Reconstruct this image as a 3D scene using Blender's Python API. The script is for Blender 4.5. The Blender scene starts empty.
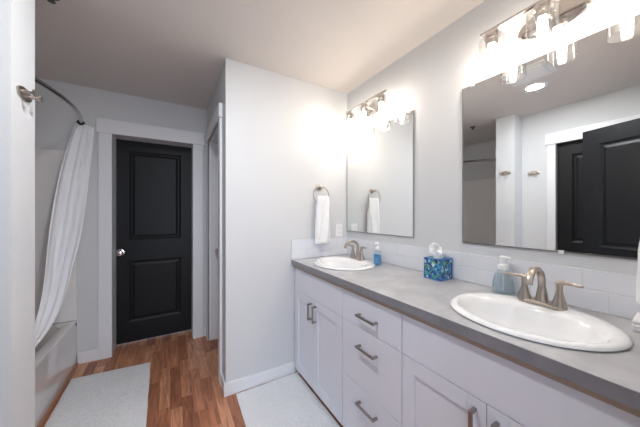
import bpy, bmesh, math, random
from mathutils import Vector, Matrix, noise
random.seed(7)
PI = math.pi
SC = bpy.context.scene
COL = SC.collection

# ------------------------------------------------------------------ camera, world, exposure
cam_d = bpy.data.cameras.new('camera'); cam = bpy.data.objects.new('camera', cam_d); COL.objects.link(cam)
cam_d.sensor_width = 36.0; cam_d.sensor_fit = 'HORIZONTAL'
cam_d.lens = 253.43 / 640 * 36.0
cam_d.clip_start = 0.01
cam.location = (0, 0, 1.30)
cam.rotation_euler = (PI/2, 0, -0.5331)
SC.camera = cam
SC.view_settings.view_transform = 'Standard'
SC.view_settings.look = 'None'
SC.view_settings.gamma = 1.0
SC.view_settings.use_curve_mapping = False
SC.view_settings.exposure = 1.42

wd = bpy.data.worlds.new('world'); SC.world = wd; wd.use_nodes = True
wbg = wd.node_tree.nodes['Background']
wbg.inputs[0].default_value = (0.70, 0.81, 1.0, 1); wbg.inputs[1].default_value = 0.6

# added fill light behind the camera, standing in for daylight through the entry doorway
ld = bpy.data.lights.new('hall_fill', 'AREA'); ld.shape = 'RECTANGLE'; ld.size = 1.6; ld.size_y = 1.9
ld.energy = 14; ld.color = (0.80, 0.88, 1.0)
lo = bpy.data.objects.new('hall_fill', ld); COL.objects.link(lo)
lo.location = (0.1, -1.25, 1.35); lo.rotation_euler = (PI/2, 0, 0)

BULB = 49.0       # emission strength of the vanity bulbs
DOWN = 158.0       # emission strength of the recessed downlight

# ------------------------------------------------------------------ dimensions
W = 1.412; D = 1.897; B = 2.949; EX = 0.339; H = 2.409
CF = 0.848; CT = 0.924; CB = 0.874
SL = -0.4875; TX = -0.693; AX = -1.39; LX = -0.67
SY0 = 1.331; SY1 = 1.517
NY = 0.06

# ------------------------------------------------------------------ materials
MATS = {}
def newmat(name):
    m = bpy.data.materials.new(name); m.use_nodes = True
    MATS[name] = m
    nt = m.node_tree
    return m, nt, nt.nodes['Principled BSDF']
def pmat(name, col, rough=0.5, metal=0.0, spec=0.5, coat=0.0, noise_amt=0.0, nscale=8.0, bump=0.0, bscale=200.0, sheen=0.0):
    m, nt, b = newmat(name)
    b.inputs['Base Color'].default_value = (*col, 1)
    b.inputs['Roughness'].default_value = rough
    b.inputs['Metallic'].default_value = metal
    b.inputs['Specular IOR Level'].default_value = spec
    b.inputs['Coat Weight'].default_value = coat
    b.inputs['Sheen Weight'].default_value = sheen
    tc = nt.nodes.new('ShaderNodeTexCoord')
    if noise_amt:
        n = nt.nodes.new('ShaderNodeTexNoise'); n.inputs['Scale'].default_value = nscale; n.inputs['Detail'].default_value = 4
        nt.links.new(tc.outputs['Object'], n.inputs['Vector'])
        mx = nt.nodes.new('ShaderNodeMix'); mx.data_type = 'RGBA'
        mx.inputs['A'].default_value = (*[c*(1-noise_amt) for c in col], 1)
        mx.inputs['B'].default_value = (*[min(1, c*(1+noise_amt)) for c in col], 1)
        nt.links.new(n.outputs['Fac'], mx.inputs['Factor']); nt.links.new(mx.outputs['Result'], b.inputs['Base Color'])
    if bump:
        n2 = nt.nodes.new('ShaderNodeTexNoise'); n2.inputs['Scale'].default_value = bscale; n2.inputs['Detail'].default_value = 3
        nt.links.new(tc.outputs['Object'], n2.inputs['Vector'])
        bp = nt.nodes.new('ShaderNodeBump'); bp.inputs['Strength'].default_value = bump; bp.inputs['Distance'].default_value = 0.002
        nt.links.new(n2.outputs['Fac'], bp.inputs['Height']); nt.links.new(bp.outputs['Normal'], b.inputs['Normal'])
    return m

M_wall = pmat('wall_paint', (0.66, 0.675, 0.69), 0.6, noise_amt=0.01, bump=0.08, bscale=260)
M_ceil = pmat('ceiling_paint', (0.68, 0.64, 0.61), 0.8, noise_amt=0.01, bump=0.1, bscale=180)
M_trim = pmat('trim_paint', (0.80, 0.81, 0.84), 0.35)
M_cab = pmat('cabinet_paint', (0.75, 0.77, 0.84), 0.38)
M_cabin = pmat('cabinet_inside', (0.35, 0.27, 0.2), 0.6)
M_black = pmat('black_door_paint', (0.010, 0.011, 0.013), 0.42, spec=0.24)
M_nickel = pmat('brushed_nickel', (0.50, 0.44, 0.385), 0.28, 1.0, noise_amt=0.03, nscale=60)
M_chrome = pmat('polished_nickel', (0.62, 0.58, 0.55), 0.12, 1.0)
M_pull = pmat('pull_metal', (0.36, 0.34, 0.32), 0.32, 1.0)
M_rod = pmat('rod_metal', (0.30, 0.29, 0.28), 0.2, 1.0)
M_rubber = pmat('black_rubber', (0.02, 0.02, 0.02), 0.5)
M_porc = pmat('porcelain', (0.88, 0.89, 0.90), 0.08, coat=0.5)
M_tub = pmat('tub_acrylic', (0.78, 0.75, 0.74), 0.06, coat=1.0)
M_surr = pmat('surround_acrylic', (0.82, 0.80, 0.79), 0.3)
M_curt = pmat('curtain_cloth', (0.92, 0.93, 0.96), 0.8, sheen=0.2)
M_towel = pmat('towel_terry', (0.90, 0.90, 0.92), 0.95, bump=0.8, bscale=500, sheen=0.3)
M_plast = pmat('white_plastic', (0.86, 0.86, 0.88), 0.35)
M_tissue = pmat('tissue_paper', (0.92, 0.92, 0.94), 0.9)
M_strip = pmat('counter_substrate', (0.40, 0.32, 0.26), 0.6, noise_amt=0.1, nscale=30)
M_quarter = pmat('wood_trim', (0.42, 0.21, 0.12), 0.45, noise_amt=0.15, nscale=20)
M_dark = pmat('dark_fitting', (0.05, 0.05, 0.05), 0.5)
M_grille = pmat('fan_grille', (0.74, 0.75, 0.76), 0.5)
M_slot = pmat('slot_dark', (0.12, 0.12, 0.12), 0.6)

def mirror_mat():
    m, nt, b = newmat('mirror_silver')
    b.inputs['Base Color'].default_value = (0.86, 0.875, 0.87, 1); b.inputs['Metallic'].default_value = 1; b.inputs['Roughness'].default_value = 0.0
    return m
M_mirror = mirror_mat()

def emit_mat(name, col, s):
    m, nt, b = newmat(name)
    b.inputs['Base Color'].default_value = (*col, 1)
    b.inputs['Emission Color'].default_value = (*col, 1); b.inputs['Emission Strength'].default_value = s
    return m
M_bulb = emit_mat('bulb_glow', (1.0, 0.88, 0.74), BULB)
M_down = emit_mat('downlight_glow', (0.96, 0.97, 1.0), DOWN)

def thin_glass(name, tint, refl=0.06):
    m = bpy.data.materials.new(name); m.use_nodes = True; nt = m.node_tree; nt.nodes.clear()
    o = nt.nodes.new('ShaderNodeOutputMaterial'); t = nt.nodes.new('ShaderNodeBsdfTransparent'); g = nt.nodes.new('ShaderNodeBsdfGlossy')
    t.inputs[0].default_value = (*tint, 1); g.inputs['Roughness'].default_value = 0.02
    lw = nt.nodes.new('ShaderNodeLayerWeight'); lw.inputs[0].default_value = 0.35
    mp = nt.nodes.new('ShaderNodeMapRange'); mp.inputs['To Min'].default_value = refl; mp.inputs['To Max'].default_value = 0.38
    mx = nt.nodes.new('ShaderNodeMixShader')
    nt.links.new(lw.outputs['Facing'], mp.inputs['Value']); nt.links.new(mp.outputs['Result'], mx.inputs[0])
    nt.links.new(t.outputs[0], mx.inputs[1]); nt.links.new(g.outputs[0], mx.inputs[2]); nt.links.new(mx.outputs[0], o.inputs[0])
    return m
M_glass = thin_glass('clear_shade_glass', (0.99, 0.99, 0.99))
M_bottle = thin_glass('clear_bottle_plastic', (0.93, 0.96, 0.97), 0.10)
def liquid(name, col, op):
    m = bpy.data.materials.new(name); m.use_nodes = True; nt = m.node_tree; nt.nodes.clear()
    o = nt.nodes.new('ShaderNodeOutputMaterial'); t = nt.nodes.new('ShaderNodeBsdfTransparent'); g = nt.nodes.new('ShaderNodeBsdfPrincipled')
    t.inputs[0].default_value = (*col, 1); g.inputs['Base Color'].default_value = (*col, 1); g.inputs['Roughness'].default_value = 0.2
    mx = nt.nodes.new('ShaderNodeMixShader'); mx.inputs[0].default_value = op
    nt.links.new(t.outputs[0], mx.inputs[1]); nt.links.new(g.outputs[0], mx.inputs[2]); nt.links.new(mx.outputs[0], o.inputs[0])
    return m
M_liq_clear = liquid('pale_liquid', (0.80, 0.86, 0.90), 0.22)
M_liq_blue = liquid('blue_liquid', (0.16, 0.52, 0.88), 0.7)

def math_node(nt, op, a, b=None, c=None):
    n = nt.nodes.new('ShaderNodeMath'); n.operation = op
    for i, v in enumerate((a, b, c)):
        if v is None: continue
        if isinstance(v, (int, float)): n.inputs[i].default_value = v
        else: nt.links.new(v, n.inputs[i])
    return n.outputs[0]

def floor_mat():
    m, nt, b = newmat('wood_planks')
    tc = nt.nodes.new('ShaderNodeTexCoord'); sx = nt.nodes.new('ShaderNodeSeparateXYZ')
    nt.links.new(tc.outputs['Object'], sx.inputs[0])
    X, Y = sx.outputs[0], sx.outputs[1]
    PW = 0.068; PL = 0.52
    xs = math_node(nt, 'DIVIDE', X, PW); ix = math_node(nt, 'FLOOR', xs); fx = math_node(nt, 'FRACT', xs)
    wn = nt.nodes.new('ShaderNodeTexWhiteNoise'); wn.noise_dimensions = '1D'; nt.links.new(ix, wn.inputs['W'])
    ys = math_node(nt, 'ADD', math_node(nt, 'DIVIDE', Y, PL), math_node(nt, 'MULTIPLY', wn.outputs['Value'], 7.3))
    iy = math_node(nt, 'FLOOR', ys); fy = math_node(nt, 'FRACT', ys)
    cb = nt.nodes.new('ShaderNodeCombineXYZ'); nt.links.new(ix, cb.inputs[0]); nt.links.new(iy, cb.inputs[1])
    w2 = nt.nodes.new('ShaderNodeTexWhiteNoise'); w2.noise_dimensions = '3D'; nt.links.new(cb.outputs[0], w2.inputs['Vector'])
    ramp = nt.nodes.new('ShaderNodeValToRGB'); nt.links.new(w2.outputs['Value'], ramp.inputs[0])
    e = ramp.color_ramp.elements
    e[0].position = 0.0; e[0].color = (0.30, 0.115, 0.062, 1)
    e[1].position = 1.0; e[1].color = (0.62, 0.33, 0.20, 1)
    for p, c in ((0.35, (0.42, 0.175, 0.095, 1)), (0.7, (0.52, 0.24, 0.135, 1))):
        q = e.new(p); q.color = c
    # grain: stretched noise, offset per plank
    cg = nt.nodes.new('ShaderNodeCombineXYZ')
    nt.links.new(math_node(nt, 'MULTIPLY', X, 34.0), cg.inputs[0])
    nt.links.new(math_node(nt, 'ADD', math_node(nt, 'MULTIPLY', Y, 3.2), math_node(nt, 'MULTIPLY', w2.outputs['Value'], 40.0)), cg.inputs[1])
    g = nt.nodes.new('ShaderNodeTexNoise'); g.inputs['Scale'].default_value = 1.0; g.inputs['Detail'].default_value = 6; g.inputs['Roughness'].default_value = 0.65
    g.inputs['Distortion'].default_value = 1.4
    nt.links.new(cg.outputs[0], g.inputs['Vector'])
    gr = nt.nodes.new('ShaderNodeValToRGB'); nt.links.new(g.outputs['Fac'], gr.inputs[0])
    gr.color_ramp.elements[0].position = 0.32; gr.color_ramp.elements[0].color = (0.62, 0.58, 0.56, 1)
    gr.color_ramp.elements[1].position = 0.66; gr.color_ramp.elements[1].color = (1.40, 1.42, 1.42, 1)
    mx = nt.nodes.new('ShaderNodeMix'); mx.data_type = 'RGBA'; mx.blend_type = 'MULTIPLY'; mx.inputs['Factor'].default_value = 1
    nt.links.new(ramp.outputs[0], mx.inputs['A']); nt.links.new(gr.outputs[0], mx.inputs['B'])
    # seams
    sxm = math_node(nt, 'LESS_THAN', math_node(nt, 'MINIMUM', fx, math_node(nt, 'SUBTRACT', 1.0, fx)), 0.012)
    sym = math_node(nt, 'LESS_THAN', math_node(nt, 'MINIMUM', fy, math_node(nt, 'SUBTRACT', 1.0, fy)), 0.002)
    sm = math_node(nt, 'MAXIMUM', sxm, sym)
    m2 = nt.nodes.new('ShaderNodeMix'); m2.data_type = 'RGBA'; nt.links.new(math_node(nt, 'MULTIPLY', sm, 0.6), m2.inputs['Factor'])
    nt.links.new(mx.outputs['Result'], m2.inputs['A']); m2.inputs['B'].default_value = (0.05, 0.022, 0.012, 1)
    nt.links.new(m2.outputs['Result'], b.inputs['Base Color'])
    b.inputs['Roughness'].default_value = 0.42
    return m
M_floor = floor_mat()

def counter_mat(name, dark, light):
    m, nt, b = newmat(name)
    tc = nt.nodes.new('ShaderNodeTexCoord')
    n = nt.nodes.new('ShaderNodeTexNoise'); n.inputs['Scale'].default_value = 7; n.inputs['Detail'].default_value = 8; n.inputs['Roughness'].default_value = 0.65
    n.inputs['Distortion'].default_value = 0.6
    nt.links.new(tc.outputs['Object'], n.inputs['Vector'])
    r = nt.nodes.new('ShaderNodeValToRGB'); nt.links.new(n.outputs['Fac'], r.inputs[0])
    r.color_ramp.elements[0].position = 0.3; r.color_ramp.elements[0].color = (*dark, 1)
    r.color_ramp.elements[1].position = 0.7; r.color_ramp.elements[1].color = (*light, 1)
    nt.links.new(r.outputs[0], b.inputs['Base Color'])
    b.inputs['Roughness'].default_value = 0.32
    return m
M_counter = counter_mat('grey_laminate', (0.36, 0.36, 0.375), (0.54, 0.54, 0.555))
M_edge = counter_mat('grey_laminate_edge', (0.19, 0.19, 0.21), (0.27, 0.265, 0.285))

def tile_mat():
    m, nt, b = newmat('white_tile')
    tc = nt.nodes.new('ShaderNodeTexCoord'); sx = nt.nodes.new('ShaderNodeSeparateXYZ'); nt.links.new(tc.outputs['Object'], sx.inputs[0])
    u = math_node(nt, 'ADD', sx.outputs[0], sx.outputs[1])
    TL = 0.24; TH = 0.079
    zs = math_node(nt, 'DIVIDE', sx.outputs[2], TH); iz = math_node(nt, 'FLOOR', zs); fz = math_node(nt, 'FRACT', zs)
    us = math_node(nt, 'ADD', math_node(nt, 'DIVIDE', u, TL), math_node(nt, 'SUBTRACT', 0.05, math_node(nt, 'MULTIPLY', iz, 0.292)))
    fu = math_node(nt, 'FRACT', us)
    du = math_node(nt, 'MULTIPLY', math_node(nt, 'MINIMUM', fu, math_node(nt, 'SUBTRACT', 1.0, fu)), TL)
    dz = math_node(nt, 'MULTIPLY', math_node(nt, 'MINIMUM', fz, math_node(nt, 'SUBTRACT', 1.0, fz)), TH)
    d = math_node(nt, 'MINIMUM', du, dz)
    mr = nt.nodes.new('ShaderNodeMapRange'); nt.links.new(d, mr.inputs['Value']); mr.inputs['From Min'].default_value = 0.0008; mr.inputs['From Max'].default_value = 0.003
    mx = nt.nodes.new('ShaderNodeMix'); mx.data_type = 'RGBA'; nt.links.new(mr.outputs['Result'], mx.inputs['Factor'])
    mx.inputs['A'].default_value = (0.72, 0.735, 0.77, 1); mx.inputs['B'].default_value = (0.78, 0.80, 0.85, 1)
    nt.links.new(mx.outputs['Result'], b.inputs['Base Color'])
    bp = nt.nodes.new('ShaderNodeBump'); bp.inputs['Strength'].default_value = 0.6; bp.inputs['Distance'].default_value = 0.0015
    nt.links.new(mr.outputs['Result'], bp.inputs['Height']); nt.links.new(bp.outputs['Normal'], b.inputs['Normal'])
    b.inputs['Roughness'].default_value = 0.12
    return m
M_tile = tile_mat()

def box_print_mat():
    m, nt, b = newmat('printed_tissue_carton')
    tc = nt.nodes.new('ShaderNodeTexCoord')
    v = nt.nodes.new('ShaderNodeTexVoronoi'); v.inputs['Scale'].default_value = 95
    n = nt.nodes.new('ShaderNodeTexNoise'); n.inputs['Scale'].default_value = 22; n.inputs['Detail'].default_value = 2
    nt.links.new(tc.outputs['Object'], n.inputs['Vector'])
    ad = nt.nodes.new('ShaderNodeMix'); ad.data_type = 'RGBA'; ad.inputs['Factor'].default_value = 0.06
    nt.links.new(tc.outputs['Object'], ad.inputs['A']); nt.links.new(n.outputs['Color'], ad.inputs['B'])
    nt.links.new(ad.outputs['Result'], v.inputs['Vector'])
    sep = nt.nodes.new('ShaderNodeSeparateColor'); nt.links.new(v.outputs['Color'], sep.inputs[0])
    r = nt.nodes.new('ShaderNodeValToRGB'); r.color_ramp.interpolation = 'CONSTANT'; nt.links.new(sep.outputs[0], r.inputs[0])
    e = r.color_ramp.elements
    e[0].position = 0; e[0].color = (0.012, 0.05, 0.28, 1); e[1].position = 0.93; e[1].color = (0.62, 0.78, 0.86, 1)
    for p, c in ((0.25, (0.02, 0.13, 0.50, 1)), (0.45, (0.10, 0.36, 0.20, 1)), (0.62, (0.04, 0.30, 0.48, 1)), (0.75, (0.012, 0.03, 0.10, 1)), (0.84, (0.20, 0.45, 0.32, 1))):
        q = e.new(p); q.color = c
    nt.links.new(r.outputs[0], b.inputs['Base Color']); b.inputs['Roughness'].default_value = 0.4
    return m
M_print = box_print_mat()
M_print_edge = pmat('carton_blue_edge', (0.03, 0.16, 0.52), 0.4)

def rug_mat():
    m, nt, b = newmat('rug_pile')
    b.inputs['Base Color'].default_value = (0.90, 0.91, 0.93, 1); b.inputs['Roughness'].default_value = 0.95; b.inputs['Sheen Weight'].default_value = 0.2
    tc = nt.nodes.new('ShaderNodeTexCoord')
    n = nt.nodes.new('ShaderNodeTexNoise'); n.inputs['Scale'].default_value = 90; n.inputs['Detail'].default_value = 4
    n2 = nt.nodes.new('ShaderNodeTexNoise'); n2.inputs['Scale'].default_value = 14; n2.inputs['Detail'].default_value = 3; n2.inputs['Distortion'].default_value = 1
    nt.links.new(tc.outputs['Object'], n.inputs['Vector']); nt.links.new(tc.outputs['Object'], n2.inputs['Vector'])
    s = math_node(nt, 'ADD', n.outputs['Fac'], n2.outputs['Fac'])
    bp = nt.nodes.new('ShaderNodeBump'); bp.inputs['Strength'].default_value = 1.0; bp.inputs['Distance'].default_value = 0.014
    nt.links.new(s, bp.inputs['Height']); nt.links.new(bp.outputs['Normal'], b.inputs['Normal'])
    return m
M_rug = rug_mat()

# ------------------------------------------------------------------ mesh helpers
def bx(bm, x0, x1, y0, y1, z0, z1, bev=0.0, seg=2):
    t = bmesh.new()
    bmesh.ops.create_cube(t, size=1)
    for v in t.verts:
        v.co = Vector((x0 + (v.co.x+.5)*(x1-x0), y0 + (v.co.y+.5)*(y1-y0), z0 + (v.co.z+.5)*(z1-z0)))
    if bev: bmesh.ops.bevel(t, geom=t.edges[:], offset=bev, segments=seg, profile=0.6, affect='EDGES')
    merge(bm, t)
def merge(bm, t, mat=None):
    me = bpy.data.meshes.new('tmp'); t.to_mesh(me); t.free()
    if mat is not None: me.transform(mat)
    bm.from_mesh(me); bpy.data.meshes.remove(me)
def loft(bm, rings, cap0=True, cap1=True, closed=True):
    vs = [[bm.verts.new(p) for p in r] for r in rings]
    n = len(rings[0])
    for a, b in zip(vs, vs[1:]):
        for i in range(n if closed else n-1):
            j = (i+1) % n
            bm.faces.new((a[i], a[j], b[j], b[i]))
    if cap0: bm.faces.new(vs[0][::-1])
    if cap1: bm.faces.new(vs[-1])
    return vs
def lathe(bm, prof, c=(0,0,0), n=32, axis='z', cap0=True, cap1=True, sx=1, sy=1):
    """prof: list of (radius, height)"""
    rings = []
    for r, h in prof:
        ring = []
        for i in range(n):
            a = 2*PI*i/n
            p = (r*math.cos(a)*sx, r*math.sin(a)*sy, h)
            if axis == 'x': p = (p[2], p[0], p[1])
            if axis == 'y': p = (p[1], p[2], p[0])
            ring.append(Vector(p) + Vector(c))
        rings.append(ring)
    loft(bm, rings, cap0, cap1)
def tube(bm, pts, r, n=12, sx=1.0, cap=True, closed=False, up=Vector((0,0,1))):
    pts = [Vector(p) for p in pts]; N = len(pts)
    rings = []; prev = None
    for i, p in enumerate(pts):
        if closed: t = (pts[(i+1) % N] - pts[i-1])
        else: t = pts[min(i+1, N-1)] - pts[max(i-1, 0)]
        t.normalize()
        if prev is None:
            u = up if abs(t.dot(up)) < 0.95 else Vector((1, 0, 0))
            a = t.cross(u).normalized()
        else:
            a = (prev - t*prev.dot(t)).normalized()
        prev = a; b = t.cross(a)
        rr = r[i] if isinstance(r, (list, tuple)) else r
        ss = sx[i] if isinstance(sx, (list, tuple)) else sx
        rings.append([p + a*rr*ss*math.cos(2*PI*k/n) + b*rr*math.sin(2*PI*k/n) for k in range(n)])
    if closed: rings.append(rings[0]); 
    if closed:
        vs = [[bm.verts.new(q) for q in rg] for rg in rings[:-1]]; vs.append(vs[0])
        for A, Bq in zip(vs, vs[1:]):
            for k in range(n):
                j = (k+1) % n; bm.faces.new((A[k], A[j], Bq[j], Bq[k]))
    else: loft(bm, rings, cap, cap)
def rrect(x0, x1, y0, y1, r, z, n=6):
    out = []
    for cx, cy, a0 in ((x1-r, y1-r, 0), (x0+r, y1-r, PI/2), (x0+r, y0+r, PI), (x1-r, y0+r, 3*PI/2)):
        for k in range(n+1):
            a = a0 + PI/2*k/n
            out.append(Vector((cx+r*math.cos(a), cy+r*math.sin(a), z)))
    return out
def obj(name, bm, mat, parent=None, smooth=False, angle=40):
    bmesh.ops.recalc_face_normals(bm, faces=bm.faces[:])
    me = bpy.data.meshes.new(name); bm.to_mesh(me); bm.free()
    for mm in (mat if isinstance(mat, (list, tuple)) else [mat]): me.materials.append(mm)
    if smooth:
        for p in me.polygons: p.use_smooth = True
        try: me.set_sharp_from_angle(angle=math.radians(angle))
        except Exception: pass
    o = bpy.data.objects.new(name, me); COL.objects.link(o)
    if parent: o.parent = parent
    return o
def thing(name, label, cat, loc=(0,0,0), rotz=0, group=None):
    o = bpy.data.objects.new(name, None); COL.objects.link(o); o.empty_display_size = 0.05
    o.location = loc; o.rotation_euler = (0, 0, rotz)
    return tag(o, label, cat, group)
def tag(o, label, cat, group=None):
    o['label'] = label; o['category'] = cat
    if group: o['group'] = group
    return o
def struct(name, bm, mat, parent=None, smooth=False):
    o = obj(name, bm, mat, parent, smooth)
    if not parent: o['kind'] = 'structure'
    return o
def copy_tree(o, parent=None):
    c = o.copy(); COL.objects.link(c)
    if parent: c.parent = parent
    for ch in [q for q in bpy.data.objects if q.parent == o]: copy_tree(ch, c)
    return c
def boxes(*bs, bev=0):
    bm = bmesh.new()
    for b in bs: bx(bm, *b, bev=bev)
    return bm

# ------------------------------------------------------------------ room shell
struct('floor', boxes((-1.6, 1.6, -2.2, 3.5, -0.05, 0.0)), M_floor)
struct('ceiling', boxes((-1.6, 1.6, -0.06, 3.5, H, H+0.05)), M_ceil)
struct('wall_right', boxes((W, W+0.1, -0.06, 2.05, 0, H)), M_wall)
struct('wall_center', boxes((EX, W, D, D+0.115, 0, H)), M_wall)
struct('wall_hall', boxes((EX, EX+0.115, D+0.115, 2.11, 0, H), (EX, EX+0.115, 2.82, B, 0, H), (EX, EX+0.115, 2.11, 2.82, 2.04, H)), M_wall)
struct('wall_back', boxes((AX-0.1, -0.463, B, B+0.2, 0, H), (0.207, 0.6, B, B+0.2, 0, H), (-0.463, 0.207, B, B+0.2, 2.045, H)), M_wall)
struct('wall_alcove', boxes((AX-0.1, AX, SY0, B, 0, H)), M_wall)
struct('wall_stub', boxes((AX, SL, SY0, SY1, 0, H)), M_wall)
struct('wall_left', boxes((LX-0.12, LX, 1.03, SY0, 0, H), (LX-0.12, LX, -0.06, 0.33, 0, H), (LX-0.12, LX, 0.33, 1.03, 2.04, H)), M_wall)
struct('wall_near', boxes((LX, -0.24, -0.06, NY, 0, H), (0.50, W, -0.06, NY, 0, H), (-0.24, 0.50, -0.06, NY, 2.05, H)), M_wall)

# baseboards
def baseboard(name, *bs):
    bm = bmesh.new()
    for b in bs:
        bx(bm, *b, 0, 0.093, bev=0.003)
    struct(name, bm, M_trim)
baseboard('baseboard_center', (EX-0.013, CB, D-0.013, D))
baseboard('baseboard_hall', (EX-0.013, EX, D, 2.035))
baseboard('baseboard_back', (TX+0.004, -0.552, B-0.013, B), (0.309, EX, B-0.013, B))
baseboard('baseboard_stub', (TX+0.03, SL, SY0-0.013, SY0), (SL, SL+0.013, SY0-0.013, SY1))
baseboard('baseboard_left', (LX, LX+0.013, 1.12, SY0-0.013))

# black door in the far wall: casing, jamb, leaf
def casing_x(name, xi0, xi1, wall_y, s, ztop=2.02, w=0.088, cap=0.127, th=0.018):
    """casing on a wall of constant y, s=-1 faces -y"""
    bm = bmesh.new()
    y0, y1 = (wall_y-th, wall_y) if s < 0 else (wall_y, wall_y+th)
    bx(bm, xi0-w, xi0, y0, y1, 0, ztop, bev=0.002); bx(bm, xi1, xi1+w, y0, y1, 0, ztop, bev=0.002)
    y0, y1 = (wall_y-th-0.008, wall_y) if s < 0 else (wall_y, wall_y+th+0.008)
    bx(bm, xi0-w-0.013, xi1+w+0.013, y0, y1, ztop, ztop+cap, bev=0.002)
    return struct(name, bm, M_trim)
def casing_y(name, yi0, yi1, wall_x, s, ztop=2.02, w=0.088, cap=0.12, th=0.018, over=0.013):
    bm = bmesh.new()
    x0, x1 = (wall_x-th, wall_x) if s < 0 else (wall_x, wall_x+th)
    bx(bm, x0, x1, yi0-w, yi0, 0, ztop, bev=0.002); bx(bm, x0, x1, yi1, yi1+w, 0, ztop, bev=0.002)
    x0, x1 = (wall_x-th-0.008, wall_x) if s < 0 else (wall_x, wall_x+th+0.008)
    bx(bm, x0, x1, yi0-w-over, yi1+w+over, ztop, ztop+cap, bev=0.002)
    return struct(name, bm, M_trim)
casing_x('trim_1', -0.463, 0.207, B, -1)
struct('trim_2', boxes((-0.463, -0.457, B-0.012, B+0.2, 0, 2.045), (0.200, 0.207, B-0.012, B+0.2, 0, 2.045), (-0.457, 0.200, B-0.012, B+0.2, 2.03, 2.045),
                       ), M_trim)

def door_leaf(name, w, h, th, stile, panels, mat, knob_side=-1, kind='structure', knob_mat=None, knob=True):
    """leaf in local xz plane, width 0..w, front toward -y (y from 0 to th)"""
    bm = bmesh.new()
    rec = 0.010
    bx(bm, 0, w, rec, th-rec, 0, h)
    for y0, y1 in ((0, rec), (th-rec, th)):
        bx(bm, 0, stile, y0, y1, 0, h); bx(bm, w-stile, w, y0, y1, 0, h)
        zs = [0] + [q for p in panels for q in p] + [h]
        for a, b in zip(zs[::2], zs[1::2]): bx(bm, stile, w-stile, y0, y1, a, b)
    for sgn, ybase, ytop in ((-1, rec, 0.003), (1, th-rec, th-0.003)):
        for z0, z1 in panels:
            # sloped moulding around the opening
            def R(i, y): return [Vector((stile+i, y, z0+i)), Vector((w-stile-i, y, z0+i)), Vector((w-stile-i, y, z1-i)), Vector((stile+i, y, z1-i))]
            edge = 0 if sgn < 0 else th
            loft(bm, [R(0, edge), R(0.004, edge - sgn*0.001), R(0.018, ybase), R(0.019, ybase)], False, False)
            loft(bm, [R(0.030, ybase), R(0.050, ytop)], False, True)
    o = obj(name, bm, mat)
    if kind: o['kind'] = kind
    if knob:
        kx = 0.06 if knob_side < 0 else w-0.06
        k = bmesh.new()
        for s, y in ((-1, 0.0), (1, th)):
            lathe(k, [(0.033, y), (0.033, y+s*0.006), (0.013, y+s*0.010), (0.012, y+s*0.026), (0.024, y+s*0.034), (0.031, y+s*0.048), (0.026, y+s*0.062), (0.012, y+s*0.067)], (kx, 0, 0.905), 24, 'y')
        obj('door_knob', k, M_chrome, o, True)
    return o
d1 = door_leaf('door_1', 0.715, 2.05, 0.036, 0.128, [(0.20, 0.815), (1.02, 1.925)], M_black)
d1.location = (-0.487, 3.158, 0.010)

# doorway on the hall side of the partition
casing_y('trim_3', 2.125, 2.81, EX, -1, ztop=2.03, w=0.085, cap=0.106)
struct('trim_4', boxes((EX-0.012, EX+0.115, 2.11, 2.125, 0, 2.04), (EX-0.012, EX+0.115, 2.81, 2.822, 0, 2.04), (EX-0.012, EX+0.115, 2.125, 2.81, 2.03, 2.045)), M_trim)
d2 = door_leaf('door_2', 0.70, 2.03, 0.035, 0.12, [(0.20, 0.80), (1.0, 1.90)], M_trim)
d2.rotation_euler = (0, 0, -PI/2); d2.location = (EX+0.117, 2.815, 0.008)

# closed black door in the left wall, and the entry door swung open beside the camera (seen in the mirror)
casing_y('trim_5', 0.33, 1.03, LX, 1, ztop=2.03, w=0.07, cap=0.12)
d3 = door_leaf('door_3', 0.70, 2.03, 0.035, 0.11, [(0.20, 0.80), (1.0, 1.90)], M_black)
d3.rotation_euler = (0, 0, PI/2); d3.location = (LX-0.035, 0.33, 0.006)
d4 = door_leaf('door_4', 0.72, 2.03, 0.035, 0.11, [(0.20, 0.80), (1.0, 1.90)], M_black, 1)
ang = math.atan2(0.71, -0.225)
d4.rotation_euler = (0, 0, ang); d4.location = (-0.200, 0.085, 0.008)
struct('trim_6', boxes((-0.24, -0.225, -0.07, NY+0.008, 0, 2.05), (0.485, 0.50, -0.07, NY, 0, 2.05), (-0.225, 0.485, -0.07, NY+0.008, 2.035, 2.05)), M_trim)

# wooden quarter round along the tub
struct('trim_7', boxes((TX+0.001, TX+0.014, SY1+0.002, B-0.002, 0.0, 0.016), bev=0.003), M_quarter)

# ------------------------------------------------------------------ bathtub and surround
def make_tub():
    t = thing('bathtub', 'glossy off-white alcove bathtub with a flat front apron under the shower curtain', 'bathtub', (-1.04, 2.233, 0))
    ox, oy = -1.04, 2.233
    x0, x1, y0, y1 = AX+0.002-ox, TX-ox, SY1+0.002-oy, B-0.002-oy
    bm = bmesh.new(); Z = 0.385
    def q(i, r, z): return rrect(x0+i, x1-i, y0+i, y1-i, r, z)
    rings = [q(0.0, 0.004, 0.001), q(0, 0.004, Z-0.010), q(0.003, 0.006, Z-0.003), q(0.008, 0.010, Z), q(0.062, 0.07, Z), q(0.072, 0.08, Z-0.008),
             q(0.095, 0.10, 0.20), q(0.13, 0.13, 0.09), q(0.18, 0.13, 0.07)]
    loft(bm, rings, True, True)
    obj('tub_body', bm, M_tub, t, True, 50)
    k = bmesh.new(); lathe(k, [(0.009, 0), (0.009, 0.004), (0.005, 0.006)], (TX-ox-0.0005, B-0.035-oy, 0.357), 16, 'x')
    obj('corner_plug', k, M_dark, t, True)
    k = bmesh.new(); lathe(k, [(0.03, 0), (0.03, 0.004), (0.01, 0.006)], (0, -0.45, 0.0705), 20)
    obj('drain', k, M_chrome, t, True)
make_tub()
bm = bmesh.new()
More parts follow.
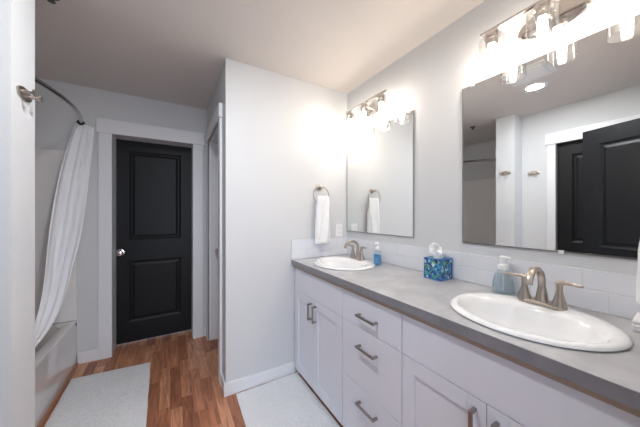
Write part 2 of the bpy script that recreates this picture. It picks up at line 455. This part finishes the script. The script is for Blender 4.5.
bx(bm, AX+0.002, TX-0.004, B-0.014, B-0.001, 0.3855, 1.83, bev=0.004)
bx(bm, AX+0.001, AX+0.014, SY1+0.014, B-0.014, 0.3855, 1.83, bev=0.004)
bx(bm, AX+0.002, TX-0.004, SY1+0.001, SY1+0.014, 0.3855, 1.83, bev=0.004)
bx(bm, AX+0.014, AX+0.030, SY1+0.3, B-0.3, 1.77, 1.83, bev=0.006)
tag(obj('shower_surround', bm, M_surr), 'pale smooth wall panels lining the alcove above the bathtub', 'shower surround')

# ------------------------------------------------------------------ shower rod and curtain
def rod():
    t = thing('shower_rod', 'curved metal shower rod spanning the tub alcove near the ceiling', 'shower rod', (-0.672, 2.233, 2.019))
    y0, y1 = SY1+0.002-2.233, B-0.002-2.233
    pts = []
    for i in range(41):
        s = -1 + 2*i/40; y = s*(y1-y0)/2 + (y0+y1)/2; z = 0.058*s
        pts.append((0.105*(1-abs(s)**1.8), y, z))
    bm = bmesh.new(); tube(bm, pts, 0.0125, 14); obj('rod', bm, M_rod, t, True)
    for y, s in ((y0, 1), (y1, -1)):
        k = bmesh.new(); lathe(k, [(0.032, y), (0.032, y+s*0.006), (0.02, y+s*0.02), (0.017, y+s*0.03)], (0.002, 0, -s*0.058), 20, 'y'); obj('flange', k, M_rod, t, True)
    k = bmesh.new(); lathe(k, [(0.015, y1-0.082), (0.021, y1-0.077), (0.021, y1-0.055), (0.015, y1-0.050)], (0.0165, 0, 0.0525), 20, 'y'); obj('end_collar', k, M_rubber, t, True)
rod()

def ray_to(u, v, y):
    f = 253.43; th = 0.5331; s, c = math.sin(th), math.cos(th); a = (u-320)/f
    x_, y_, z_ = s+a*c, c-a*s, -(v-213.5)/f
    k = y/y_; return Vector((k*x_, y, 1.30+k*z_))
def curtain():
    # measured outline of the drawn-back cloth, each point with its own distance from the camera
    Rr = [ray_to(*q) for q in ((94, 127, 2.928), (92, 150, 2.90), (89, 175, 2.85), (85.5, 205, 2.81), (80, 239, 2.75), (73, 266, 2.68), (63, 303, 2.56), (48, 330, 2.43), (34, 347, 2.30))]
    Ll = [ray_to(*q) for q in ((74.5, 122, 2.920), (66, 148, 2.88), (58.5, 175, 2.80), (52.5, 205, 2.75), (48, 238, 2.68), (45, 268, 2.58), (42, 297, 2.46), (33, 328, 2.32), (20, 344, 2.18))]
    Rr += [Vector((-0.83, 2.20, 0.36)), Vector((-0.87, 2.14, 0.20))]
    Ll += [Vector((-0.86, 2.05, 0.42)), Vector((-0.89, 2.02, 0.22))]
    def samp(P, t):
        k = t*(len(P)-1); i = min(int(k), len(P)-2); f = k-i
        p0 = P[max(i-1, 0)]; p1 = P[i]; p2 = P[i+1]; p3 = P[min(i+2, len(P)-1)]
        return 0.5*((2*p1) + (p2-p0)*f + (2*p0-5*p1+4*p2-p3)*f*f + (3*p1-p0-3*p2+p3)*f**3)
    bm = bmesh.new(); NU, NV = 120, 90; g = []
    for j in range(NV+1):
        t = j/NV; A, Bv = samp(Ll, t), samp(Rr, t)
        across = (Bv-A); wdt = across.length; ad = across.normalized()
        tan = (samp(Ll, min(t+.02, 1))-samp(Ll, max(t-.02, 0))).normalized()
        nrm = ad.cross(tan).normalized()
        row = []
        for i in range(NU+1):
            s = i/NU
            ph = s*2*PI*(3.2-0.5*t) + 1.4*math.sin(t*2.6) + 1.2*noise.noise(Vector((s*3, t*2.2, 0)))
            env = min(1, 4*s+.25, 4*(1-s)+.25)
            amp = (0.011 + 0.004*math.sin(t*PI)) * env * (0.35+0.65*min(1, t*3+.2))
            p = A + across*(s + 0.018*math.sin(ph*1.0+1.3)) + nrm*(amp*math.sin(ph) + 0.0022*math.sin(2.3*ph+1) + 0.01*noise.noise(Vector((s*6, t*7, 3))))
            row.append(bm.verts.new(p))
        g.append(row)
    for j in range(NV):
        for i in range(NU):
            bm.faces.new((g[j][i], g[j][i+1], g[j+1][i+1], g[j+1][i]))
    o = obj('shower_curtain', bm, M_curt, None, True, 180)
    md = o.modifiers.new('thickness', 'SOLIDIFY'); md.thickness = 0.002
    tag(o, 'white fabric shower curtain drawn aside and draped over the tub rim', 'shower curtain')
curtain()

# ------------------------------------------------------------------ vanity cabinets
def bar_pull(parent, horizontal, c, L=0.125):
    """bar pull standing off a front at local x=c[0], toward -x"""
    bm = bmesh.new(); x, y, z = c; h = L/2; w = 0.0055
    if horizontal:
        bx(bm, x-0.034, x-0.024, y-h, y+h, z-w, z+w, bev=0.0015)
        for s in (-1, 1): bx(bm, x-0.028, x, y+s*(h-0.006)-w, y+s*(h-0.006)+w, z-w, z+w, bev=0.001)
    else:
        bx(bm, x-0.034, x-0.024, y-w, y+w, z-h, z+h, bev=0.0015)
        for s in (-1, 1): bx(bm, x-0.028, x, y-w, y+w, z+s*(h-0.006)-w, z+s*(h-0.006)+w, bev=0.001)
    return obj('handle', bm, M_pull, parent)
def carcass(t, y0, y1):
    bm = bmesh.new(); X0, X1 = CB+0.020, W-0.002; p = 0.016
    bx(bm, X0, X1, y0, y0+p, 0.0, 0.8600); bx(bm, X0, X1, y1-p, y1, 0.0, 0.8600)
    bx(bm, X0, X1, y0+p, y1-p, 0.052, 0.068)
    bx(bm, X1-0.006, X1, y0+p, y1-p, 0.068, 0.8600)
    bx(bm, X0, X0+0.012, y0+p, y1-p, 0.80, 0.8600)
    obj('body', bm, M_cab, t)
    bm = boxes((X0+0.04, X0+0.055, y0+p, y1-p, 0, 0.052)); obj('toe_kick', bm, M_cabin, t)
def slab(t, name, y0, y1, z0, z1):
    g = 0.0013
    return obj(name, boxes((CB, CB+0.0195, y0+g, y1-g, z0+g, z1-g), bev=0.0018), M_cab, t)
def shaker(t, y0, y1, z0, z1, st=0.062):
    g = 0.0013; y0 += g; y1 -= g; z0 += g; z1 -= g
    bm = bmesh.new(); a, b = CB, CB+0.0195
    bx(bm, a, b, y0, y0+st, z0, z1, bev=0.0012); bx(bm, a, b, y1-st, y1, z0, z1, bev=0.0012)
    bx(bm, a, b, y0+st, y1-st, z0, z0+st, bev=0.0012); bx(bm, a, b, y0+st, y1-st, z1-st, z1, bev=0.0012)
    bx(bm, a+0.009, b-0.002, y0+st-0.002, y1-st+0.002, z0+st-0.002, z1-st+0.002)
    return obj('door', bm, M_cab, t)
ZT, ZS, ZB = 0.860, 0.688, 0.046
def sink_cabinet(y0, y1, ys, label, hs):
    t = thing('vanity_cabinet', label, 'cabinet', (0, 0, 0), 0, 'white vanity cabinets')
    carcass(t, y0, y1)
    slab(t, 'false_front', y0, y1, ZS, ZT)
    for a, b, hy in ((y0, ys, hs[0]), (ys, y1, hs[1])):
        d = shaker(t, a, b, ZB, ZS); bar_pull(d, False, (CB, hy, 0.597), 0.118)
    return t
sink_cabinet(1.222, D-0.015, 1.575, 'white two-door vanity cabinet against the towel wall, under the far sink', (1.535, 1.603))
sink_cabinet(0.084, 0.774, 0.429, 'white two-door vanity cabinet nearest the camera, under the large near sink', (0.396, 0.464))
t = thing('drawer_cabinet', 'white three-drawer vanity cabinet between the two door cabinets', 'cabinet', (0, 0, 0), 0, 'white vanity cabinets')
carcass(t, 0.776, 1.220)
for z0, z1, hz in ((ZS, ZT, 0.762), (0.372, ZS, 0.596), (ZB, 0.372, 0.294)):
    dr = slab(t, 'drawer', 0.776, 1.220, z0, z1); bar_pull(dr, True, (CB, 0.993, hz), 0.138)

# ------------------------------------------------------------------ countertop with two holes
SINKS = ((1.112, 1.540), (1.108, 0.416)); SA, SB = 0.216, 0.249
def countertop():
    t = thing('countertop', 'long grey stone-look laminate countertop running the length of the vanity', 'countertop', (0, 0, CT-0.04))
    bm = bmesh.new(); zt = 0.04
    x0, x1, y0, y1 = CF+0.0015, W-0.001, NY+0.002, D-0.001
    loops = [[(x0, y0), (x1, y0), (x1, y1), (x0, y1)]]
    for cx, cy in SINKS:
        loops.append([(cx+(SA-0.022)*math.cos(2*PI*k/48), cy+(SB-0.022)*math.sin(2*PI*k/48)) for k in range(48)])
    edges = []
    for lp in loops:
        vs = [bm.verts.new((x, y, zt)) for x, y in lp]
        for i in range(len(vs)): edges.append(bm.edges.new((vs[i], vs[(i+1) % len(vs)])))
    bmesh.ops.triangle_fill(bm, use_beauty=True, edges=edges)
    r = bmesh.ops.extrude_face_region(bm, geom=bm.faces[:])
    bmesh.ops.translate(bm, verts=[v for v in r['geom'] if isinstance(v, bmesh.types.BMVert)], vec=(0, 0, -0.034))
    obj('slab', bm, M_counter, t)
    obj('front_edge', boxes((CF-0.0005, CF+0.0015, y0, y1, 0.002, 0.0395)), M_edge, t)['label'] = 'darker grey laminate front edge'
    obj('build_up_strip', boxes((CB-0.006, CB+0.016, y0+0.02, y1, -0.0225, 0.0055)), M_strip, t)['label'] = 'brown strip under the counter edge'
countertop()

# backsplash
t = thing('tile_backsplash', 'low white tile backsplash two rows high behind the counter', 'backsplash', (0, 0, CT+0.001))
obj('long_splash', boxes((W-0.009, W-0.0005, NY+0.002, D-0.0095, 0, 0.156), bev=0.001), M_tile, t)
obj('side_splash', boxes((CF-0.002, W-0.0005, D-0.009, D-0.0005, 0, 0.158), bev=0.001), M_tile, t)

# ------------------------------------------------------------------ sinks
def make_sink(label):
    t = thing('sink', label, 'sink', (0, 0, 0), 0, 'oval drop-in sinks')
    bm = bmesh.new(); n = 64
    def el(a, b, z, dx=0): return [Vector((dx+a*math.cos(2*PI*k/n), b*math.sin(2*PI*k/n), z)) for k in range(n)]
    A, Bb = SA, SB
    rings = [el(A-0.030, Bb-0.024, -0.006), el(A-0.006, Bb-0.005, 0.0006), el(A, Bb, 0.005), el(A-0.002, Bb-0.002, 0.011), el(A-0.009, Bb-0.009, 0.0155), el(A-0.018, Bb-0.018, 0.0165),
             el(A-0.044, Bb-0.030, 0.0155, -0.016), el(A-0.056, Bb-0.040, 0.008, -0.026), el(A-0.064, Bb-0.050, -0.012, -0.030), el(A-0.074, Bb-0.062, -0.045, -0.030), el(A-0.094, Bb-0.088, -0.083, -0.028), el(A-0.124, Bb-0.130, -0.112, -0.022),
             el(A-0.155, Bb-0.185, -0.122, -0.015), el(0.023, 0.023, -0.125, -0.01)]
    inner = rings[:]
    outer = [el(0.030, 0.030, -0.135, -0.01), el(A-0.145, Bb-0.175, -0.131, -0.015), el(A-0.114, Bb-0.120, -0.121, -0.022), el(A-0.084, Bb-0.078, -0.091, -0.028), el(A-0.066, Bb-0.053, -0.050, -0.026), el(A-0.050, Bb-0.036, -0.012, -0.016)]
    loft(bm, inner + outer + [rings[0]], False, False)
    bmesh.ops.remove_doubles(bm, verts=bm.verts[:], dist=1e-5)
    obj('basin', bm, M_porc, t, True, 60)
    k = bmesh.new(); lathe(k, [(0.021, -0.128), (0.0225, -0.122), (0.012, -0.121), (0.010, -0.124)], (-0.01, 0, 0), 24); obj('drain', k, M_chrome, t, True)
    return t
s1 = make_sink('white oval drop-in sink at the far end of the counter by the towel wall')
s1.location = (SINKS[0][0], SINKS[0][1], CT)
s2 = copy_tree(s1); s2.location = (SINKS[1][0], SINKS[1][1], CT)
s2['label'] = 'large white oval drop-in sink in the near half of the counter'

# ------------------------------------------------------------------ faucets (spout points toward -x)
def make_faucet(label):
    t = thing('faucet', label, 'faucet', (0, 0, 0), 0, 'brushed nickel faucets')
    bm = bmesh.new()
    loft(bm, [[Vector((p.x, p.y, z)) for p in rrect(-0.024+i, 0.024-i, -0.078+i, 0.078-i, 0.0235-i, 0, 8)] for z, i in ((0, 0), (0.008, 0.0), (0.012, 0.004))])
    obj('base_plate', bm, M_nickel, t, True)
    # spout: broad at the foot, arching over
    bm = bmesh.new(); pts = []; rr = []; sx = []
    for i in range(9):
        q = i/8; pts.append((0.006+0.002*math.sin(q*PI), 0, 0.008+0.076*q)); rr.append(0.022-0.011*min(1, q*1.25)); sx.append(1.0+0.15*q)
    for i in range(1, 19):
        a = PI*0.90*i/18; pts.append((-0.055+0.061*math.cos(a), 0, 0.084+0.052*math.sin(a))); rr.append(0.011-0.003*i/18); sx.append(1.15+0.55*i/18)
    p = pts[-1]; pts.append((p[0]-0.004, 0, p[2]-0.012)); rr.append(0.0085); sx.append(1.7)
    tube(bm, pts, rr, 18, sx, True, up=Vector((1, 0, 0)))
    obj('spout', bm, M_nickel, t, True)
    for s in (-1, 1):
        bm = bmesh.new()
        lathe(bm, [(0.0245, 0.008), (0.0225, 0.016), (0.0165, 0.034), (0.0115, 0.055), (0.0100, 0.072), (0.0115, 0.084), (0.009, 0.088)], (0, s*0.055, 0), 24)
        h = obj('handle', bm, M_nickel, t, True)
        bm = bmesh.new()
        tube(bm, [(0, s*0.045, 0.088), (0, s*0.055, 0.091), (-0.004, s*0.075, 0.094), (-0.010, s*0.098, 0.095), (-0.016, s*0.120, 0.094), (-0.017, s*0.124, 0.0935)],
             [0.007, 0.0085, 0.0065, 0.0055, 0.005, 0.003], 14, [1.0, 1.35, 1.5, 1.6, 1.7, 1.6])
        obj('lever', bm, M_nickel, h, True)
    return t
f1 = make_faucet('brushed nickel two-handle faucet behind the far sink'); f1.location = (1.274, 1.580, CT+0.0155); f1.scale = (1, 1, 1.07)
f2 = copy_tree(f1); f2['label'] = 'brushed nickel two-handle faucet behind the near sink'; f2.location = (1.272, 0.422, CT+0.0150)

# ------------------------------------------------------------------ bottles
def pump(t, z, col=M_plast, r=0.012, s=1.0, ang=0):
    bm = bmesh.new()
    lathe(bm, [(r*1.25, z), (r*1.25, z+0.016*s), (r*0.9, z+0.019*s), (r*0.62, z+0.021*s), (r*0.60, z+0.040*s), (r*1.0, z+0.041*s), (r*1.0, z+0.050*s), (r*0.7, z+0.053*s)], n=20)
    c, sn = math.cos(ang), math.sin(ang)
    tube(bm, [(0, 0, z+0.045*s), (0.014*s*c, 0.014*s*sn, z+0.046*s), (0.026*s*c, 0.026*s*sn, z+0.044*s)], [0.0075*s, 0.007*s, 0.005*s], 12)
    obj('pump', bm, col, t, True)
t = thing('soap_bottle', 'small clear pump bottle of blue hand soap beside the far faucet', 'soap bottle', (1.300, 1.378, CT+0.0008), 0.3, 'soap pump bottles')
def rr_prof(prof, hx, hy):
    bm = bmesh.new()
    loft(bm, [[Vector((p.x, p.y, z)) for p in rrect(-hx*k, hx*k, -hy*k, hy*k, min(hx, hy)*k*0.55, 0, 5)] for k, z in prof]); return bm
obj('bottle', rr_prof([(0.92, 0), (1, 0.004), (1, 0.088), (0.9, 0.100), (0.5, 0.108), (0.42, 0.110)], 0.018, 0.027), M_bottle, t, True, 50)
obj('liquid', rr_prof([(0.88, 0.003), (0.94, 0.006), (0.94, 0.078)], 0.018, 0.027), M_liq_blue, t, True, 50)
M_lab = pmat('bottle_label_dark', (0.06, 0.16, 0.34), 0.5)
for z0, z1, hw in ((0.073, 0.078, 0.015), (0.058, 0.062, 0.014), (0.006, 0.011, 0.014)):
    obj('label_band', boxes((-0.0188, -0.0180, -hw, hw, z0, z1)), M_lab, t)
pump(t, 0.110, ang=PI*0.9)
t = thing('soap_bottle', 'clear tapering foaming soap bottle with white pump behind the near sink', 'soap bottle', (1.348, 0.590, CT+0.0008), 0, 'soap pump bottles')
bm = bmesh.new(); lathe(bm, [(0.038, 0), (0.043, 0.004), (0.044, 0.02), (0.041, 0.055), (0.034, 0.083), (0.026, 0.100), (0.022, 0.107), (0.022, 0.114)], n=32); obj('bottle', bm, M_bottle, t, True, 50)
bm = bmesh.new(); lathe(bm, [(0.036, 0.003), (0.041, 0.006), (0.0422, 0.02), (0.0395, 0.055), (0.033, 0.081), (0.029, 0.090)], n=32); obj('liquid', bm, M_liq_clear, t, True, 50)
pump(t, 0.114, r=0.0165, s=1.15, ang=-PI*0.4)
bm = bmesh.new(); tube(bm, [(0, 0, 0.113), (0.002, 0.001, 0.06), (0.008, 0.004, 0.010)], 0.0028, 8); obj('dip_tube', bm, M_plast, t, True)

# ------------------------------------------------------------------ tissue box
t = thing('tissue_box', 'cube tissue box with a blue and green print and a white tissue sticking out', 'tissue box', (1.340, 0.921, CT+0.0008), 0)
bm = bmesh.new(); h = 0.053; hh = 0.118
bx(bm, -h, h, -h, h, 0, hh, bev=0.0015)
obj('carton', bm, M_print, t)
bm = bmesh.new()
for a, b in ((-h, -h), (-h, h), (h, -h), (h, h)):
    bx(bm, a-0.0012, a+0.0012, b-0.0012, b+0.0012, 0.001, hh)
for z0 in (0.0, hh-0.003):
    bx(bm, -h-0.0012, -h+0.001, -h, h, z0, z0+0.004); bx(bm, -h, h, -h-0.0012, -h+0.001, z0, z0+0.004)
    bx(bm, h-0.001, h+0.0012, -h, h, z0, z0+0.004); bx(bm, -h, h, h-0.001, h+0.0012, z0, z0+0.004)
obj('carton_edge', bm, M_print_edge, t)['label'] = 'plain blue edges'
bm = bmesh.new(); lathe(bm, [(0.03, hh+0.0004), (0.03, hh+0.0012)], sx=1, sy=0.75, n=24); obj('opening', bm, M_plast, t)
bm = bmesh.new(); rings = []
for j in range(15):
    q = j/14; z = hh+0.001+q*0.058; rad = 0.016+0.024*math.sin(min(1, q*1.15)*PI*0.62)*(1-0.55*q)
    ring = []
    for i in range(48):
        a = 2*PI*i/48
        r = rad*(1+0.28*math.sin(3*a+q*3)+0.16*math.sin(7*a-q*5))
        tip = 0.020*q*q*math.cos(a-0.6)
        ring.append(Vector((r*math.cos(a)*0.6-0.004*q, r*math.sin(a)*1.15+0.012*q, z+tip+0.012*q*noise.noise(Vector((math.cos(a)*2, math.sin(a)*2, q))))))
    rings.append(ring)
loft(bm, rings, False, False); o = obj('tissue', bm, M_tissue, t, True, 180)
o.modifiers.new('thickness', 'SOLIDIFY').thickness = 0.0008

# ------------------------------------------------------------------ mirrors
def mirror(name, y0, y1, z0, z1, label, clips, sides):
    t = thing(name, label, 'mirror', (W, (y0+y1)/2, z0), 0, 'frameless wall mirrors')
    hy = (y1-y0)/2; hz = z1-z0
    obj('mirror_glass', boxes((-0.0065, -0.0012, -hy, hy, 0, hz)), M_mirror, t)
    bm = bmesh.new()
    bx(bm, -0.009, -0.0008, -hy-0.002, hy+0.002, -0.002, 0.004)
    if 'n' in sides: bx(bm, -0.0085, -0.0008, -hy-0.003, -hy+0.002, 0, hz)
    if 'f' in sides: bx(bm, -0.0085, -0.0008, hy-0.002, hy+0.003, 0, hz)
    obj('edge_channel', bm, M_pull, t)
    for cy, z in clips:
        bm = bmesh.new(); c = cy-(y0+y1)/2
        bx(bm, -0.012, -0.001, c-0.009, c+0.009, z-z0-0.007, z-z0+0.007, bev=0.002); obj('clip', bm, M_plast, t)
    return t
mirror('wall_mirror', 1.148, 1.888, 1.139, 1.995, 'frameless wall mirror over the far sink reflecting the hanging towel', [(1.18, 1.995)], 'nf')
mirror('wall_mirror', 0.075, 0.813, 1.139, 1.995, 'large frameless wall mirror over the near sink reflecting the black doors', [(0.762, 1.995), (0.400, 1.139)], 'f')

# ------------------------------------------------------------------ vanity lights
def vanity_light(label):
    t = thing('vanity_light', label, 'light fixture', (0, 0, 0), 0, 'three-light vanity fixtures')
    # local: wall at x=0, room toward -x, bar at x=-0.112
    bm = bmesh.new()
    n = 40; rings = []
    for k, x in ((1, -0.001), (1, -0.012), (0.93, -0.020), (0.75, -0.024)):
        rings.append([Vector((x, 0.125*k*math.cos(2*PI*i/n), -0.035+0.062*k*math.sin(2*PI*i/n))) for i in range(n)])
    loft(bm, rings); obj('backplate', bm, M_chrome, t, True, 35)
    bm = bmesh.new(); tube(bm, [(-0.022, 0, -0.03), (-0.06, 0, -0.028), (-0.095, 0, -0.012), (-0.112, 0, 0)], 0.009, 12); obj('arm', bm, M_chrome, t, True)
    bm = bmesh.new(); bx(bm, -0.121, -0.103, -0.236, 0.236, -0.005, 0.005, bev=0.002); obj('bar', bm, M_chrome, t)
    for y in (-0.188, 0, 0.188):
        bm = bmesh.new()
        lathe(bm, [(0.010, -0.003), (0.010, -0.016), (0.030, -0.018), (0.031, -0.040), (0.027, -0.044), (0.025, -0.074), (0.018, -0.075)], (-0.112, y, 0), 28); s = obj('socket', bm, M_chrome, t, True, 35)
        bm = bmesh.new()
        lathe(bm, [(0.0305, -0.030), (0.045, -0.034), (0.052, -0.042), (0.053, -0.055), (0.053, -0.172), (0.0515, -0.174), (0.0505, -0.172), (0.0508, -0.055), (0.049, -0.044), (0.043, -0.037), (0.0312, -0.0335)], (-0.112, y, 0), 40, cap0=False, cap1=False)
        obj('glass_shade', bm, M_glass, t, True, 35)
        bm = bmesh.new()
        lathe(bm, [(0.010, -0.073), (0.013, -0.080), (0.0155, -0.090), (0.016, -0.135), (0.012, -0.148), (0.004, -0.152)], (-0.112, y, 0), 20); obj('bulb', bm, M_bulb, s, True)
    return t
v1 = vanity_light('three-light vanity fixture with clear glass shades over the far mirror'); v1.location = (W, 1.527, 2.163)
v2 = copy_tree(v1); v2['label'] = 'three-light vanity fixture with clear glass shades over the near mirror'; v2.location = (W, 0.427, 2.163)

# ------------------------------------------------------------------ towel rings and towels
def towel_ring(label, loc, rotz):
    t = thing('towel_ring', label, 'towel ring', loc, rotz, 'nickel towel rings')   # wall at local y=0, room toward -y
    bm = bmesh.new(); lathe(bm, [(0.026, -0.0005), (0.026, -0.007), (0.014, -0.011), (0.011, -0.035), (0.014, -0.040), (0.014, -0.052), (0.008, -0.055)], (0, 0, 0), 24, 'y'); obj('post', bm, M_nickel, t, True, 35)
    bm = bmesh.new(); tube(bm, [(0.076*math.sin(2*PI*i/48), -0.046, -0.068+0.076*math.cos(2*PI*i/48)) for i in range(48)], 0.0038, 10, closed=True, up=Vector((0, 1, 0))); obj('ring', bm, M_nickel, t, True)
def hung_towel(label, c, w0, w1, z0, z1, rotz=0, seed=0, flare=0.0):
    bm = bmesh.new(); rings = []; n = 56; N = 44
    for j in range(N+1):
        q = j/N; z = z1 + (z0-z1)*q
        w = (w0 + (w1-w0)*min(1, q*1.6))/2; th = 0.021*(0.75+0.35*math.sin(min(1, q*2)*PI/2))
        th *= 1-flare+1.5*flare*q
        if q < 0.05: th *= 0.45+0.55*math.sqrt(q/0.05); w *= 0.93+0.07*q/0.05
        if q > 0.985: th *= 0.75
        ring = []
        for i in range(n):
            a = 2*PI*i/n; ca, sa = math.cos(a), math.sin(a)
            x = w*math.copysign(abs(ca)**0.45, ca); y = th*math.copysign(abs(sa)**0.55, sa)
            y += (0.0060*math.sin(x*75+seed+q*2.5) + 0.004*math.sin(x*150+q*6+seed))*(0.4+0.6*(1-q*0.4)) + 0.005*noise.noise(Vector((x*16, q*5, seed)))
            x += 0.006*noise.noise(Vector((q*6, a, seed+5)))
            zz = z + (0.006*noise.noise(Vector((x*20, 3, seed))) if q > 0.9 else 0)
            ring.append(Vector((x, y, zz)))
        rings.append(ring)
    loft(bm, rings)
    o = obj('hand_towel', bm, M_towel, None, True, 80)
    o.location = c; o.rotation_euler = (0, 0, rotz)
    return tag(o, label, 'towel', 'white hand towels on rings')
towel_ring('nickel towel ring on the wall beside the far mirror', (1.105, D, 1.522), 0)
hung_towel('white hand towel hanging from the ring on the towel wall', (1.118, D-0.048, 0), 0.112, 0.142, 1.045, 1.450, 0, 1)
towel_ring('nickel towel ring on the near wall at the right edge of the view', (1.115, NY, 1.522), PI)
hung_towel('white hand towel hanging at the right edge of the photo above the counter', (1.120, NY+0.061, 0), 0.090, 0.160, 1.060, 1.450, PI, 4, 0.5)

bm = bmesh.new()
for k in range(3):
    bx(bm, -0.060, 0.060, -0.055+0.002*k, 0.055, 0.0115*k, 0.0115*(k+1), bev=0.005, seg=3)
o = obj('washcloth', bm, M_towel, None, True, 60); o.location = (1.335, 0.140, CT+0.0008); o.rotation_euler = (0, 0, 0.05)
tag(o, 'small folded white washcloth lying on the counter right of the near sink', 'washcloth')

# ------------------------------------------------------------------ outlet
t = thing('wall_outlet', 'white electrical outlet on the wall between the hanging towel and the far mirror', 'outlet', (1.318, D, 1.147))
obj('cover_plate', boxes((-0.035, 0.035, -0.006, -0.0005, -0.057, 0.057), bev=0.002), M_plast, t)
for z in (-0.021, 0.021):
    r = obj('socket_face', boxes((-0.017, 0.017, -0.008, -0.005, z-0.014, z+0.014), bev=0.001), M_plast, t)
    obj('slots', boxes((-0.007, -0.005, -0.0084, -0.0079, z-0.004, z+0.006), (0.005, 0.007, -0.0084, -0.0079, z-0.004, z+0.006)), M_slot, r)

# ------------------------------------------------------------------ robe hooks
def robe_hook(label, loc):
    t = thing('robe_hook', label, 'hook', loc, 0, 'double robe hooks')   # wall at local x=0, room toward +x
    bm = bmesh.new(); n = 32
    loft(bm, [[Vector((x, 0.055*k*math.cos(2*PI*i/n), 0.024*k*math.sin(2*PI*i/n))) for i in range(n)] for k, x in ((1, 0.0005), (1, 0.006), (0.85, 0.009))])
    obj('plate', bm, M_nickel, t, True, 35)
    for y in (-0.030, 0.030):
        bm = bmesh.new(); lathe(bm, [(0.007, 0.006), (0.006, 0.012), (0.0055, 0.034), (0.013, 0.036), (0.013, 0.041), (0.009, 0.042)], (0, y, 0), 20, 'x'); obj('peg', bm, M_nickel, t, True, 35)
    return t
robe_hook('nickel double robe hook on the white wall end left of the shower', (SL, 1.420, 1.760))
robe_hook('nickel double robe hook beside the left door casing, seen in the near mirror', (LX, 1.220, 1.748))

# ------------------------------------------------------------------ rugs
def rug(corners, zt, label, seed):
    P = [Vector((x, y, 0)) for x, y in corners]   # far-left, far-right, near-right, near-left
    c = sum(P, Vector())/4
    bm = bmesh.new(); NX, NYn = 40, 60; top = []; bot = []
    for j in range(NYn+1):
        r1, r2 = [], []
        for i in range(NX+1):
            s, q = i/NX, j/NYn
            p = P[0]*(1-s)*(1-q)+P[1]*s*(1-q)+P[2]*s*q+P[3]*(1-s)*q - c
            e = min(s, 1-s)*12; e2 = min(q, 1-q)*18; ed = min(1, e, e2)
            wob = 0.004*noise.noise(Vector((s*6, q*8, seed)))
            pp = p + Vector((wob, wob*0.7, 0))
            hgt = 0.004+(zt-0.004)*math.sqrt(max(0, ed)) + 0.0025*noise.noise(Vector((s*9, q*12, seed+2)))*ed
            r1.append(bm.verts.new(pp+Vector((0, 0, hgt)))); r2.append(bm.verts.new(Vector((pp.x, pp.y, 0.0006))))
        top.append(r1); bot.append(r2)
    for j in range(NYn):
        for i in range(NX):
            bm.faces.new((top[j][i], top[j+1][i], top[j+1][i+1], top[j][i+1]))
            bm.faces.new((bot[j][i], bot[j][i+1], bot[j+1][i+1], bot[j+1][i]))
    for j in range(NYn):
        bm.faces.new((top[j][0], bot[j][0], bot[j+1][0], top[j+1][0])); bm.faces.new((top[j][NX], top[j+1][NX], bot[j+1][NX], bot[j][NX]))
    for i in range(NX):
        bm.faces.new((top[0][i], top[0][i+1], bot[0][i+1], bot[0][i])); bm.faces.new((top[NYn][i], bot[NYn][i], bot[NYn][i+1], top[NYn][i+1]))
    o = obj('bath_rug', bm, M_rug, None, True, 60); o.location = c
    tag(o, label, 'rug', 'white bath rugs')
rug([(-0.668, 2.700), (-0.150, 2.655), (-0.125, 1.78), (-0.655, 1.80)], 0.015, 'white bath rug on the wood floor beside the bathtub', 1)
rug([(0.405, 1.873), (0.890, 1.880), (0.889, 1.02), (0.378, 1.02)], 0.011, 'white bath rug on the floor along the vanity cabinets', 5)

# ------------------------------------------------------------------ ceiling fittings
t = thing('ceiling_downlight', 'lit round recessed ceiling light, seen in the near mirror', 'ceiling light', (0.062, 0.955, H))
bm = bmesh.new(); lathe(bm, [(0.060, -0.004), (0.085, -0.004), (0.090, -0.0005), (0.060, -0.0005)], n=40, cap0=False, cap1=False); obj('trim_ring', bm, M_plast, t, True)
bm = bmesh.new(); lathe(bm, [(0.060, -0.0005), (0.060, -0.0030)], n=40); obj('lens', bm, M_down, t)
t = thing('exhaust_fan', 'square white exhaust fan cover on the ceiling, seen in the near mirror', 'exhaust fan', (0.375, 0.890, H))
obj('housing', boxes((-0.135, 0.135, -0.145, 0.145, -0.012, -0.0005), bev=0.005), M_grille, t)
obj('center_panel', boxes((-0.105, 0.105, -0.115, 0.115, -0.022, -0.012), bev=0.004), M_grille, t)
bm = bmesh.new(); lathe(bm, [(0.030, -0.0005), (0.030, -0.006), (0.014, -0.010), (0.010, -0.03), (0.016, -0.034), (0.004, -0.036)], n=24)
o = obj('sprinkler_head', bm, M_dark, None, True, 40); o.location = (-0.52, 1.80, H)
tag(o, 'small dark fitting on the ceiling left of centre above the tub side', 'ceiling fitting')
